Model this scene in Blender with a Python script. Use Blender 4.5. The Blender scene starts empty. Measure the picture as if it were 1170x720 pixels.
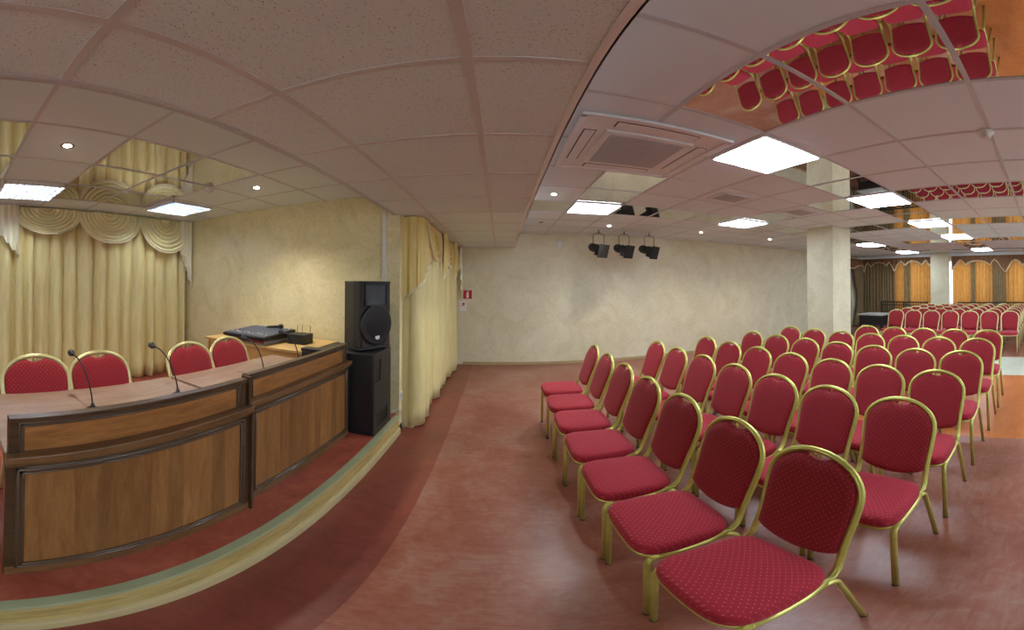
import bpy, bmesh, math, random
from math import sin, cos, pi, atan2, hypot, radians
from mathutils import Matrix, Vector
random.seed(7)
SC = bpy.context.scene
COL = SC.collection

# ------------------------------------------------------------------ materials
def new_mat(name):
    m = bpy.data.materials.new(name); m.use_nodes = True
    nt = m.node_tree
    return m, nt, nt.nodes['Principled BSDF']

def N(nt, t, **kw):
    n = nt.nodes.new(t)
    for k, v in kw.items(): setattr(n, k, v)
    return n

def srgb(r, g, b):
    f = lambda c: (c/255/12.92) if c/255 <= 0.04045 else ((c/255+0.055)/1.055)**2.4
    return (f(r), f(g), f(b), 1)

def coords(nt, scale=(1,1,1)):
    tc = N(nt, 'ShaderNodeTexCoord'); mp = N(nt, 'ShaderNodeMapping')
    mp.inputs['Scale'].default_value = scale
    nt.links.new(tc.outputs['Object'], mp.inputs['Vector'])
    return mp.outputs['Vector']

def ramp(nt, fac, stops):
    r = N(nt, 'ShaderNodeValToRGB')
    e = r.color_ramp.elements
    e[0].position, e[0].color = stops[0]; e[1].position, e[1].color = stops[-1]
    for p, c in stops[1:-1]:
        x = e.new(p); x.color = c
    nt.links.new(fac, r.inputs['Fac'])
    return r.outputs['Color']

def noise(nt, vec, scale, detail=3, rough=.5, dist=0):
    n = N(nt, 'ShaderNodeTexNoise')
    n.inputs['Scale'].default_value = scale; n.inputs['Detail'].default_value = detail
    n.inputs['Roughness'].default_value = rough; n.inputs['Distortion'].default_value = dist
    nt.links.new(vec, n.inputs['Vector'])
    return n.outputs['Fac']

def mixc(nt, fac, a, b, mode='MIX'):
    m = N(nt, 'ShaderNodeMix', data_type='RGBA', blend_type=mode)
    for sock, v in ((m.inputs[0], fac), (m.inputs[6], a), (m.inputs[7], b)):
        if hasattr(v, 'links') or isinstance(v, bpy.types.NodeSocket): nt.links.new(v, sock)
        else: sock.default_value = v
    return m.outputs[2]

def math_(nt, op, a, b=0.0, c=None):
    m = N(nt, 'ShaderNodeMath', operation=op)
    for i, v in enumerate([a, b] + ([c] if c is not None else [])):
        if isinstance(v, bpy.types.NodeSocket): nt.links.new(v, m.inputs[i])
        else: m.inputs[i].default_value = v
    return m.outputs[0]

def bump(nt, bsdf, h, strength=.2, dist=.01):
    b = N(nt, 'ShaderNodeBump'); b.inputs['Strength'].default_value = strength
    b.inputs['Distance'].default_value = dist
    nt.links.new(h, b.inputs['Height']); nt.links.new(b.outputs['Normal'], bsdf.inputs['Normal'])

def simple(name, col, rough=.5, metal=0, var=.08, vscale=8, spec=None, bmp=0):
    m, nt, b = new_mat(name)
    v = coords(nt)
    f = noise(nt, v, vscale, 4)
    dark = tuple(c*(1-var) for c in col[:3]) + (1,); lite = tuple(min(1, c*(1+var)) for c in col[:3]) + (1,)
    nt.links.new(ramp(nt, f, [(.3, dark), (.7, lite)]), b.inputs['Base Color'])
    b.inputs['Roughness'].default_value = rough; b.inputs['Metallic'].default_value = metal
    if spec is not None: b.inputs['Specular IOR Level'].default_value = spec
    if bmp: bump(nt, b, noise(nt, v, vscale*12, 3), bmp, .002)
    return m

def emis(name, col, s):
    m, nt, b = new_mat(name)
    b.inputs['Base Color'].default_value = col; b.inputs['Emission Color'].default_value = col
    b.inputs['Emission Strength'].default_value = s
    return m

# plaster walls, brushed cream decorative coat
def wall_mat(name, c1, c2, c3):
    m, nt, b = new_mat(name)
    v = coords(nt)
    f = noise(nt, v, 1.6, 6, .65, 1.6); g = noise(nt, v, 14, 5, .7, 2.5)
    base = ramp(nt, f, [(.3, c1), (.5, c2), (.72, c3)])
    vein = ramp(nt, g, [(.40, (.80, .78, .74, 1)), (.52, (1, 1, 1, 1))])
    nt.links.new(mixc(nt, .5, base, vein, 'MULTIPLY'), b.inputs['Base Color'])
    b.inputs['Roughness'].default_value = .6
    bump(nt, b, g, .25, .004)
    return m
M = {}
M['wall'] = wall_mat('cream_plaster', srgb(204, 195, 160), srgb(214, 206, 177), srgb(222, 215, 188))
M['wall_stage'] = wall_mat('yellow_plaster', srgb(208, 196, 144), srgb(224, 212, 164), srgb(232, 220, 180))

# ceiling tiles
def tile_mat(name, col, fleck, fs, amount):
    m, nt, b = new_mat(name)
    v = coords(nt)
    vo = N(nt, 'ShaderNodeTexVoronoi'); vo.inputs['Scale'].default_value = fs
    vo.inputs['Randomness'].default_value = 1
    d = N(nt, 'ShaderNodeVectorMath', operation='ADD')
    nz = N(nt, 'ShaderNodeTexNoise'); nz.inputs['Scale'].default_value = fs*.9
    sc = N(nt, 'ShaderNodeVectorMath', operation='SCALE'); sc.inputs['Scale'].default_value = .03
    nt.links.new(v, nz.inputs['Vector']); nt.links.new(nz.outputs['Color'], sc.inputs[0])
    nt.links.new(v, d.inputs[0]); nt.links.new(sc.outputs[0], d.inputs[1])
    nt.links.new(d.outputs[0], vo.inputs['Vector'])
    spot = ramp(nt, vo.outputs['Distance'], [(amount*.5, (1, 1, 1, 1)), (amount, (0, 0, 0, 1))])
    sel = ramp(nt, noise(nt, v, fs*.7, 2), [(.36, (0, 0, 0, 1)), (.44, (1, 1, 1, 1))])
    k = mixc(nt, 1.0, spot, sel, 'MULTIPLY')
    broad = ramp(nt, noise(nt, v, .9, 3), [(.3, tuple(c*.94 for c in col[:3]) + (1,)), (.7, col)])
    nt.links.new(mixc(nt, k, broad, fleck), b.inputs['Base Color'])
    b.inputs['Roughness'].default_value = .85
    return m
M['tile_soffit'] = tile_mat('speckled_tile', srgb(224, 236, 236), srgb(150, 122, 104), 105, .26)
M['tile_main'] = tile_mat('fine_tile', srgb(222, 233, 238), srgb(200, 206, 206), 120, .16)
M['tile_stage'] = tile_mat('stage_tile', srgb(218, 234, 238), srgb(204, 212, 212), 120, .14)
M['tbar'] = simple('grid_bar', srgb(196, 200, 204), .5, 0, .03)
M['tbar_soffit'] = simple('grid_bar_soffit', srgb(206, 206, 204), .5, 0, .03)
M['mirror'] = simple('mirror_tile', srgb(204, 196, 190), .012, 1, .01)
M['white_metal'] = simple('white_metal', srgb(225, 225, 222), .35, 0, .02)
M['plastic_white'] = simple('white_plastic', srgb(215, 212, 205), .45, 0, .03)
M['ac_body'] = simple('ac_plastic', srgb(222, 224, 224), .5, 0, .02)
M['ac_grille'] = simple('ac_grille_mesh', srgb(188, 184, 180), .7, 0, .05, 60)
M['slot'] = simple('dark_slot', srgb(60, 50, 45), .8)
M['panel_lamp'] = emis('panel_diffuser', (.72, .86, 1, 1), 14)
M['tube_lamp'] = emis('tube_lamp', (.84, .92, 1, 1), 46)
M['halogen'] = emis('halogen', (1, .93, .82, 1), 70)
M['louver'] = simple('louvre_metal', srgb(132, 146, 178), .35, .5, .02)

# floor: red brown linoleum with inlaid colour fields
def floor_mat():
    m, nt, b = new_mat('mottled_linoleum')
    tc = N(nt, 'ShaderNodeTexCoord'); v = tc.outputs['Object']
    sx = N(nt, 'ShaderNodeSeparateXYZ'); nt.links.new(v, sx.inputs[0])
    X, Y = sx.outputs[0], sx.outputs[1]
    f = noise(nt, v, 1.4, 7, .62, .6); g = noise(nt, v, 9, 6, .7, 1.2)
    st = N(nt, 'ShaderNodeMapping'); st.inputs['Scale'].default_value = (3, 22, 1)
    nt.links.new(v, st.inputs['Vector'])
    h = noise(nt, st.outputs[0], 2.2, 5, .65, .8)
    fg = math_(nt, 'ADD', math_(nt, 'MULTIPLY', f, .5), math_(nt, 'ADD', math_(nt, 'MULTIPLY', g, .3), math_(nt, 'MULTIPLY', h, .2)))
    def pal(a, c, d): return ramp(nt, fg, [(.36, a), (.5, c), (.64, d)])
    main = pal(srgb(124, 64, 44), srgb(145, 90, 72), srgb(158, 124, 110))
    dark = pal(srgb(106, 52, 42), srgb(128, 64, 52), srgb(144, 78, 64))
    orange = pal(srgb(166, 90, 40), srgb(190, 108, 50), srgb(202, 126, 66))
    white = pal(srgb(176, 176, 156), srgb(196, 198, 178), srgb(210, 210, 192))
    def gt(a, t): return math_(nt, 'GREATER_THAN', a, t)
    def lt(a, t): return math_(nt, 'LESS_THAN', a, t)
    def rect(x0, x1, y0, y1):
        return math_(nt, 'MULTIPLY', math_(nt, 'MULTIPLY', gt(X, x0), lt(X, x1)), math_(nt, 'MULTIPLY', gt(Y, y0), lt(Y, y1)))
    c = mixc(nt, lt(X, -.504), main, dark)
    c = mixc(nt, rect(5.5, 7.09, -2.6, 3.45), c, white)
    c = mixc(nt, rect(3.22, 5.66, -2.6, 3.45), c, orange)
    nt.links.new(c, b.inputs['Base Color'])
    b.inputs['Roughness'].default_value = .34
    b.inputs['Specular IOR Level'].default_value = .5
    bump(nt, b, f, .04, .003)
    return m
M['floor'] = floor_mat()
def stage_floor_mat():
    m, nt, b = new_mat('stage_linoleum')
    v = coords(nt)
    f = noise(nt, v, 2.5, 7, .65, .8); g = noise(nt, v, 12, 6, .7, 1.2)
    fg = math_(nt, 'ADD', math_(nt, 'MULTIPLY', f, .6), math_(nt, 'MULTIPLY', g, .4))
    nt.links.new(ramp(nt, fg, [(.35, srgb(132, 64, 48)), (.5, srgb(162, 82, 64)), (.65, srgb(182, 102, 82))]), b.inputs['Base Color'])
    b.inputs['Roughness'].default_value = .33
    return m
M['stage_floor'] = stage_floor_mat()

def wood(name, c1, c2, c3, stretch=(1, 1, 14), planks=None, rough=.38, scale=3.0):
    """grain runs along the axis with the small scale factor; planks = (axis, width)"""
    m, nt, b = new_mat(name)
    v = coords(nt, stretch)
    f = noise(nt, v, scale, 6, .6, .7)
    fine = noise(nt, v, scale*7, 3, .6, .2)
    fg = math_(nt, 'ADD', math_(nt, 'MULTIPLY', f, .7), math_(nt, 'MULTIPLY', fine, .3))
    c = ramp(nt, fg, [(.34, c1), (.5, c2), (.66, c3)])
    if planks:
        tc = N(nt, 'ShaderNodeTexCoord'); sx = N(nt, 'ShaderNodeSeparateXYZ')
        nt.links.new(tc.outputs['Object'], sx.inputs[0])
        fl = math_(nt, 'FLOOR', math_(nt, 'DIVIDE', sx.outputs[planks[0]], planks[1]))
        wn = N(nt, 'ShaderNodeTexWhiteNoise', noise_dimensions='1D'); nt.links.new(fl, wn.inputs['W'])
        k = ramp(nt, wn.outputs['Value'], [(0, (.66, .66, .64, 1)), (1, (1.0, 1.0, 1.0, 1))])
        c = mixc(nt, 1.0, c, k, 'MULTIPLY')
    nt.links.new(c, b.inputs['Base Color'])
    b.inputs['Roughness'].default_value = rough
    return m
M['walnut_v'] = wood('walnut_boards', srgb(132, 88, 46), srgb(152, 106, 58), srgb(168, 122, 72), (9, 9, 1), (1, .083))
M['walnut_h'] = wood('walnut_panel', srgb(122, 78, 38), srgb(156, 104, 54), srgb(178, 124, 70), (9, 1, 9))
M['walnut_dark'] = wood('walnut_frame', srgb(54, 38, 22), srgb(74, 52, 31), srgb(90, 66, 42), (9, 1, 9))
M['walnut_edge'] = wood('walnut_ledge', srgb(84, 58, 33), srgb(110, 78, 45), srgb(128, 94, 58), (9, 1, 9))
M['mould'] = simple('dark_moulding', srgb(84, 66, 48), .22, 0, .02, spec=.9)
M['desk_top'] = wood('worktop_laminate', srgb(134, 110, 92), srgb(152, 126, 106), srgb(168, 142, 122), (9, 1, 9), None, .42)
M['beech'] = wood('beech_laminate', srgb(196, 156, 92), srgb(214, 176, 110), srgb(224, 190, 128), (1, 9, 9), None, .4)
M['riser'] = wood('riser_laminate', srgb(150, 128, 72), srgb(182, 160, 98), srgb(200, 182, 124), (9, 1, 9), None, .4)
M['nosing'] = simple('stair_nosing', srgb(160, 168, 132), .4, 0, .08, 5)
M['skirting'] = simple('skirting', srgb(188, 174, 128), .4, 0, .06, 5)
M['skirt_brown'] = simple('brown_skirting', srgb(172, 150, 112), .5, 0, .06, 5)

# chair cloth: crimson with woven gold dots in a lozenge lattice
def cloth(name, a, bx, col, dot):
    m, nt, b = new_mat(name)
    tc = N(nt, 'ShaderNodeTexCoord'); sx = N(nt, 'ShaderNodeSeparateXYZ'); nt.links.new(tc.outputs['Object'], sx.inputs[0])
    p = .0255
    ua, va = sx.outputs[a], sx.outputs[bx]
    if a == 0: ua = math_(nt, 'SUBTRACT', ua, sx.outputs[2]); va = math_(nt, 'ADD', va, sx.outputs[2])
    U = math_(nt, 'DIVIDE', ua, p); V = math_(nt, 'DIVIDE', va, p)
    def cell(du):
        x = math_(nt, 'SUBTRACT', math_(nt, 'FRACT', math_(nt, 'ADD', U, du + 100)), .5)
        y = math_(nt, 'SUBTRACT', math_(nt, 'FRACT', math_(nt, 'ADD', V, du + 100)), .5)
        return math_(nt, 'ADD', math_(nt, 'MULTIPLY', x, x), math_(nt, 'MULTIPLY', y, y))
    d = math_(nt, 'MINIMUM', cell(0), cell(.5))
    k = math_(nt, 'LESS_THAN', d, .0068)
    v = tc.outputs['Object']
    base = ramp(nt, noise(nt, v, 30, 4, .6), [(.3, tuple(c*.86 for c in col[:3]) + (1,)), (.7, col)])
    nt.links.new(mixc(nt, math_(nt, 'MULTIPLY', k, .5), base, dot), b.inputs['Base Color'])
    b.inputs['Roughness'].default_value = .85
    b.inputs['Sheen Weight'].default_value = .25; b.inputs['Sheen Tint'].default_value = (1, .45, .5, 1)
    b.inputs['Sheen Roughness'].default_value = .4
    bump(nt, b, noise(nt, v, 420, 2), .25, .001)
    return m
M['seat_cloth'] = cloth('crimson_seat_cloth', 0, 1, srgb(166, 26, 48), srgb(226, 140, 110))
M['back_cloth'] = cloth('crimson_back_cloth', 1, 2, srgb(150, 20, 38), srgb(214, 132, 80))  # same cloth as the seat, shading of the backs painted in darker
M['gold'] = simple('brushed_gold', srgb(206, 204, 112), .34, .62, .06, 20)
M['gold_pale'] = simple('pale_gold', srgb(214, 208, 150), .36, .55, .06, 20)
M['rubber'] = simple('black_rubber', srgb(28, 26, 25), .7)
M['black'] = simple('black_plastic', srgb(30, 31, 34), .42, 0, .1, 30, bmp=.15)
M['black_side'] = simple('textured_black', srgb(40, 38, 34), .6, 0, .15, 40, bmp=.3)
M['black_mesh'] = simple('speaker_grille', srgb(20, 21, 25), .5, .2, .2, 90)
M['horn'] = simple('horn_grey', srgb(58, 62, 68), .45)
M['steel'] = simple('steel', srgb(150, 152, 156), .3, .8)
M['red'] = simple('sign_red', srgb(176, 16, 28), .45, 0, .03)
M['sign_white'] = simple('sign_white', srgb(226, 222, 216), .5, 0, .02)
def mixer_mat():
    m, nt, b = new_mat('mixer_panel')
    v = coords(nt, (26, 26, 26))
    sx = N(nt, 'ShaderNodeSeparateXYZ'); nt.links.new(v, sx.inputs[0])
    def c(o): x = math_(nt, 'SUBTRACT', math_(nt, 'FRACT', math_(nt, 'ADD', o, 50.5)), .5); return math_(nt, 'MULTIPLY', x, x)
    d = math_(nt, 'ADD', c(sx.outputs[0]), c(sx.outputs[1]))
    nt.links.new(mixc(nt, math_(nt, 'LESS_THAN', d, .05), srgb(44, 60, 86), srgb(120, 132, 150)), b.inputs['Base Color'])
    b.inputs['Roughness'].default_value = .35
    return m
M['mixer_face'] = mixer_mat()
M['case_grey'] = simple('case_grey', srgb(170, 168, 160), .5)
M['cable'] = simple('cable_white', srgb(190, 190, 180), .5)
M['grey_door'] = simple('grey_door', srgb(120, 125, 134), .5)

def cloth_plain(name, c1, c2, rough=.7, sheen=.04):
    m, nt, b = new_mat(name)
    v = coords(nt, (6, 6, .8))
    nt.links.new(ramp(nt, noise(nt, v, 4, 4), [(.3, c1), (.7, c2)]), b.inputs['Base Color'])
    b.inputs['Roughness'].default_value = rough
    b.inputs['Sheen Weight'].default_value = sheen
    return m
M['drape'] = cloth_plain('gold_drape', srgb(218, 204, 142), srgb(232, 218, 158), .5)
M['swag'] = cloth_plain('cream_swag', srgb(232, 224, 170), srgb(240, 234, 188), .5)
M['swag_warm'] = cloth_plain('yellow_swag', srgb(214, 190, 112), srgb(226, 204, 130), .5)
M['swag_rim'] = cloth_plain('pale_rim', srgb(222, 216, 180), srgb(232, 228, 196), .5)
M['tail'] = cloth_plain('white_tail', srgb(226, 220, 184), srgb(236, 232, 204), .5)
M['valance'] = cloth_plain('brown_valance', srgb(112, 74, 44), srgb(134, 92, 56), .7)
M['val_trim'] = cloth_plain('beige_trim', srgb(206, 182, 140), srgb(222, 200, 160), .7)
def sheer(name, c1, c2, trans):
    m, nt, b = new_mat(name)
    v = coords(nt, (6, 6, 1.2))
    c = ramp(nt, noise(nt, v, 5, 4), [(.3, c1), (.7, c2)])
    out = nt.nodes['Material Output']
    tr = N(nt, 'ShaderNodeBsdfTranslucent'); mx = N(nt, 'ShaderNodeMixShader')
    nt.links.new(c, b.inputs['Base Color']); nt.links.new(c, tr.inputs['Color'])
    b.inputs['Roughness'].default_value = .7
    mx.inputs[0].default_value = trans
    nt.links.new(b.outputs[0], mx.inputs[1]); nt.links.new(tr.outputs[0], mx.inputs[2])
    nt.links.new(mx.outputs[0], out.inputs['Surface'])
    return m
M['sheer'] = sheer('amber_curtain', srgb(186, 122, 48), srgb(206, 148, 82), .5)
M['olive'] = sheer('olive_curtain', srgb(118, 96, 62), srgb(142, 118, 80), .12)  # denser layers; missing window backlight is also put into this darker colour
def glass_mat():
    m, nt, b = new_mat('window_glass')
    tr = N(nt, 'ShaderNodeBsdfTransparent'); gl = N(nt, 'ShaderNodeBsdfGlossy'); gl.inputs['Roughness'].default_value = .02
    tr.inputs['Color'].default_value = (.93, .96, .97, 1)
    mx = N(nt, 'ShaderNodeMixShader'); mx.inputs[0].default_value = .07
    nt.links.new(tr.outputs[0], mx.inputs[1]); nt.links.new(gl.outputs[0], mx.inputs[2])
    nt.links.new(mx.outputs[0], nt.nodes['Material Output'].inputs['Surface'])
    return m
M['glass'] = glass_mat()

# ------------------------------------------------------------------ mesh helpers
class MB:
    """collects simple shapes into one mesh"""
    def __init__(s): s.bm = bmesh.new(); s.mats = []
    def mi(s, m):
        if m is None: return 0
        if m not in s.mats: s.mats.append(m)
        return s.mats.index(m)
    def box(s, x0, x1, y0, y1, z0, z1, m=None, mat=None):
        i = s.mi(m)
        vs = [s.bm.verts.new((x, y, z)) for x in (x0, x1) for y in (y0, y1) for z in (z0, z1)]
        if mat is not None:
            for v in vs: v.co = mat @ v.co
        for q in ((0, 1, 3, 2), (4, 6, 7, 5), (0, 4, 5, 1), (2, 3, 7, 6), (0, 2, 6, 4), (1, 5, 7, 3)):
            f = s.bm.faces.new([vs[k] for k in q]); f.material_index = i
        return s
    def quad(s, pts, m=None):
        f = s.bm.faces.new([s.bm.verts.new(p) for p in pts]); f.material_index = s.mi(m); return s
    def tube(s, path, r, n=10, m=None, closed=False, rx=None, flat=None):
        """round (or elliptic, rx = half size sideways) tube along a path"""
        i = s.mi(m)
        P = [Vector(p) for p in path]; L = len(P); rings = []
        up = None
        for k, p in enumerate(P):
            if closed: t = P[(k+1) % L] - P[k-1]
            else: t = P[min(k+1, L-1)] - P[max(k-1, 0)]
            t.normalize()
            if up is None:
                a = Vector((0, 0, 1)) if abs(t.z) < .9 else Vector((1, 0, 0))
                if flat is not None: a = Vector(flat)
                up = (a - t*a.dot(t)).normalized()
            else: up = (up - t*up.dot(t)).normalized()
            if flat is not None:
                a = Vector(flat); w = a - t*a.dot(t)
                if w.length > 1e-3: up = w.normalized()
            sd = t.cross(up)
            rr = r[k] if isinstance(r, (list, tuple)) else r
            ring = []
            for j in range(n):
                an = 2*pi*j/n
                prof = 1.0
                ring.append(s.bm.verts.new(p + up*cos(an)*rr*prof + sd*sin(an)*(rx if rx else rr)*prof))
            rings.append(ring)
        m2 = L if closed else L-1
        for k in range(m2):
            a, b = rings[k], rings[(k+1) % L]
            for j in range(n):
                f = s.bm.faces.new((a[j], a[(j+1) % n], b[(j+1) % n], b[j])); f.material_index = i; f.smooth = True
        if not closed:
            for ring in (rings[0][::-1], rings[-1]):
                f = s.bm.faces.new(ring); f.material_index = i
        return s
    def lathe(s, prof, c=(0, 0, 0), n=24, m=None, mat=None):
        """prof: (radius, height) pairs round Z"""
        i = s.mi(m); rings = []
        for r, h in prof:
            ring = []
            for j in range(n):
                a = 2*pi*j/n
                co = Vector((c[0] + r*cos(a), c[1] + r*sin(a), c[2] + h))
                if mat is not None: co = mat @ co
                ring.append(s.bm.verts.new(co))
            rings.append(ring)
        for a, b in zip(rings, rings[1:]):
            for j in range(n):
                f = s.bm.faces.new((a[j], a[(j+1) % n], b[(j+1) % n], b[j])); f.material_index = i; f.smooth = True
        for ring in (rings[0][::-1], rings[-1]):
            f = s.bm.faces.new(ring); f.material_index = i
        return s
    def prism(s, outline, d0, d1, axis, m=None, mat=None):
        """outline: 2-D points; axis 'x': (y,z) extruded along x, 'y': (x,z), 'z': (x,y)"""
        i = s.mi(m)
        def co(p, d):
            v = Vector((d, p[0], p[1]) if axis == 'x' else (p[0], d, p[1]) if axis == 'y' else (p[0], p[1], d))
            return mat @ v if mat is not None else v
        a = [s.bm.verts.new(co(p, d0)) for p in outline]; b = [s.bm.verts.new(co(p, d1)) for p in outline]
        n = len(a)
        f1 = s.bm.faces.new(a[::-1]); f2 = s.bm.faces.new(b); f1.material_index = f2.material_index = i
        for k in range(n):
            f = s.bm.faces.new((a[k], a[(k+1) % n], b[(k+1) % n], b[k])); f.material_index = i
        return s
    def grid(s, fn, nu, nv, m=None, smooth=True):
        i = s.mi(m)
        V = [[s.bm.verts.new(fn(u/nu, v/nv)) for v in range(nv+1)] for u in range(nu+1)]
        for u in range(nu):
            for v in range(nv):
                f = s.bm.faces.new((V[u][v], V[u+1][v], V[u+1][v+1], V[u][v+1])); f.material_index = i; f.smooth = smooth
        return s
    def build(s, name, mat=None, parent=None, bevel=0, solid=0, smooth=False, loc=None, fix=True, segs=2):
        if fix: bmesh.ops.recalc_face_normals(s.bm, faces=s.bm.faces)
        me = bpy.data.meshes.new(name); s.bm.to_mesh(me); s.bm.free()
        if smooth:
            for p in me.polygons: p.use_smooth = True
        for m in (s.mats or [mat]): me.materials.append(m)
        o = bpy.data.objects.new(name, me); COL.objects.link(o)
        if parent is not None: o.parent = parent
        if loc is not None: o.location = loc
        if solid:
            k = o.modifiers.new('thickness', 'SOLIDIFY'); k.thickness = solid; k.offset = 0
        if bevel:
            k = o.modifiers.new('bevel', 'BEVEL'); k.width = bevel; k.segments = segs; k.limit_method = 'ANGLE'; k.angle_limit = radians(40)
        return o

def tag(o, label, cat, group=None):
    o['label'] = label; o['category'] = cat
    if group: o['group'] = group
    return o
def thing(name, label, cat, loc=(0, 0, 0), rz=0, group=None):
    o = bpy.data.objects.new(name, None); COL.objects.link(o)
    o.location = loc; o.rotation_euler = (0, 0, rz); o.empty_display_size = .1
    return tag(o, label, cat, group)
def struct(o): o['kind'] = 'structure'; return o
def copy_tree(o, parent=None):
    c = o.copy(); COL.objects.link(c); c.parent = parent
    for ch in [x for x in KIDS.get(o.name, [])]:
        copy_tree(ch, c)
    return c
KIDS = {}
def index_kids(root):
    ch = [x for x in COL.objects if x.parent == root]
    KIDS[root.name] = ch
    for x in ch: index_kids(x)

# ------------------------------------------------------------------ dimensions (metres, camera above the origin)
CZ = 1.568
ZM, ZS, ZB = 2.55, 2.49, 2.272          # main ceiling, stage ceiling, soffit
BX0, BX1 = -1.047, .272                 # soffit
YF, YN = 6.6, -4.2                      # far wall, near wall
XW, XS = 11.62, -4.36                   # window wall, wall behind the stage curtain
SF = .2                                 # stage floor
YE = 3.32                               # end wall of the stage
GX, GY = 1.463, 1.516                   # grid origin of the main ceiling, 0.6 m tiles
T = .6

# ------------------------------------------------------------------ room shell
b = MB(); b.box(XS-.2, XW+.2, YN-.2, YF+.2, -.12, 0)
struct(b.build('floor', M['floor']))
# walls
b = MB(); b.box(-1.2, XW+.2, YF, YF+.15, 0, 2.9); struct(b.build('wall_far', M['wall']))
b = MB(); x = XS-.15
FILL_WINDOWS = [(-3.6, -1.8), (.9, 3.1), (4.0, 6.2), (7.1, 9.3)]  # unseen windows, added to let neutral fill light into the hall
for k, (a, c) in enumerate(FILL_WINDOWS):
    b.box(x, a, YN-.15, YN, 0, 2.9); b.box(a, c, YN-.15, YN, 0, .5); b.box(a, c, YN-.15, YN, 2.3, 2.9); x = c
b.box(x, XW+.2, YN-.15, YN, 0, 2.9)
struct(b.build('wall_near', M['wall']))
for k, (a, c) in enumerate(FILL_WINDOWS):
    f = MB(); f.box(a, a+.05, YN-.1, YN-.05, .5, 2.3).box(c-.05, c, YN-.1, YN-.05, .5, 2.3).box(a, c, YN-.1, YN-.05, .5, .55).box(a, c, YN-.1, YN-.05, 2.25, 2.3).box((a+c)/2-.025, (a+c)/2+.025, YN-.1, YN-.05, .5, 2.3)
    fo = struct(f.build('window_%d' % (k+5), M['plastic_white']))  # frame of an added fill-light window, out of view
    f = MB(); f.box(a+.05, c-.05, YN-.08, YN-.075, .55, 2.25); f.build('pane', M['glass'], fo)
b = MB(); b.box(XS-.15, XS, YN, YE+.12, 0, 2.9); struct(b.build('wall_stage_back', M['wall_stage']))
b = MB(); b.box(XS, -.985, YE, YE+.1, 0, 2.9); struct(b.build('wall_stage_end', M['wall_stage'], bevel=.004))
b = MB(); b.box(-1.2, -1.09, YE+.1, YF, 0, 2.9); struct(b.build('wall_side', M['wall_stage']))
# window wall with three openings
WZ0, WZ1 = .78, 2.36
OPEN = [(-3.9, -1.2), (-.5, 1.20), (1.80, 3.42), (4.0, 5.10)]
b = MB(); y = YN
for a, c in OPEN:
    b.box(XW, XW+.3, y, a, 0, 2.9); b.box(XW, XW+.3, a, c, 0, WZ0); b.box(XW, XW+.3, a, c, WZ1, 2.9); y = c
b.box(XW, XW+.3, y, YF+.2, 0, 2.9)
struct(b.build('wall_window', M['wall']))
for k, (a, c) in enumerate(OPEN):
    f = MB(); w = .05
    f.box(XW+.12, XW+.18, a, a+w, WZ0, WZ1).box(XW+.12, XW+.18, c-w, c, WZ0, WZ1)
    f.box(XW+.12, XW+.18, a, c, WZ0, WZ0+w).box(XW+.12, XW+.18, a, c, WZ1-w, WZ1).box(XW+.12, XW+.18, (a+c)/2-.03, (a+c)/2+.03, WZ0, WZ1)
    fo = struct(f.build('window_%d' % (k+1), M['plastic_white']))
    g = MB(); g.box(XW+.145, XW+.151, a+w, c-w, WZ0+w, WZ1-w); g.build('pane', M['glass'], fo)
# soffit over the aisle
b = MB()
b.box(BX0, BX1, YN, YF, ZB, 2.85, M['tile_soffit'])
xs = [-1.285+T*k for k in range(1, 3)]
for x in (-.088, -.688): b.box(x-.014, x+.014, YN, YF, ZB-.004, ZB+.002, M['tbar_soffit'])
k = -8
while .92+T*k < YF:
    yy = .92+T*k; k += 1
    if yy > YN: b.box(BX0, BX1, yy-.012, yy+.012, ZB-.003, ZB+.002, M['tbar_soffit'])
struct(b.build('ceiling_soffit', M['tile_soffit']))
b = MB(); b.box(BX1-.004, BX1+.004, YN, YF, ZB-.006, ZB+.028); b.box(BX1-.03, BX1+.002, YN, YF, ZB-.006, ZB-.001)
struct(b.build('trim_1', M['white_metal']))
b = MB(); b.box(BX0-.003, BX0+.025, YN, YF, ZB-.005, ZB-.001); b.box(BX0-.012, BX0, YN, YF, ZB-.005, ZB+.03)
struct(b.build('trim_2', M['tbar']))
# main ceiling: white tiles with mirror tiles and a T grid
LAMPS = [(0, 0), (3, 0), (6, 0), (9, 0), (14, 0), (-1, 4), (3, 4), (10, 4), (14, 4)]
FILL_LAMPS = [(0, -5), (3, -5), (6, -5), (9, -5), (14, -5)]  # out of view, added to raise the ambient light
SKIP = set(LAMPS + FILL_LAMPS + [(-1, 0), (-1, 1), (1, 2)])
def is_mirror(i, j):
    if (i, j) in SKIP: return False
    if i == -1 and (j < 0 or j in (2, 3)): return True
    if i in (3, 6, 10, 14) and j < 5: return (i, j) != (3, 2) and (i, j) != (10, 3)
    if j == 0 and i > 0: return True
    if j == 4: return True
    return False
b = MB()
i0, i1, j0, j1 = -2, 16, -10, 8
for i in range(i0, i1+1):
    for j in range(j0, j1+1):
        x0, x1 = max(GX+T*i, BX1), min(GX+T*(i+1), XW)
        y0, y1 = max(GY+T*j, YN), min(GY+T*(j+1), YF)
        if x1 <= x0 or y1 <= y0: continue
        mat = M['mirror'] if is_mirror(i, j) else M['tile_main']
        b.quad([(x0, y0, ZM), (x0, y1, ZM), (x1, y1, ZM), (x1, y0, ZM)], mat)
b.quad([(BX1, YN, ZM+.25), (XW, YN, ZM+.25), (XW, YF, ZM+.25), (BX1, YF, ZM+.25)], M['tile_main'])
for i in range(i0+1, i1+1):
    x = GX+T*i; b.box(x-.012, x+.012, YN, YF, ZM-.004, ZM+.002, M['tbar'])
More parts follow.
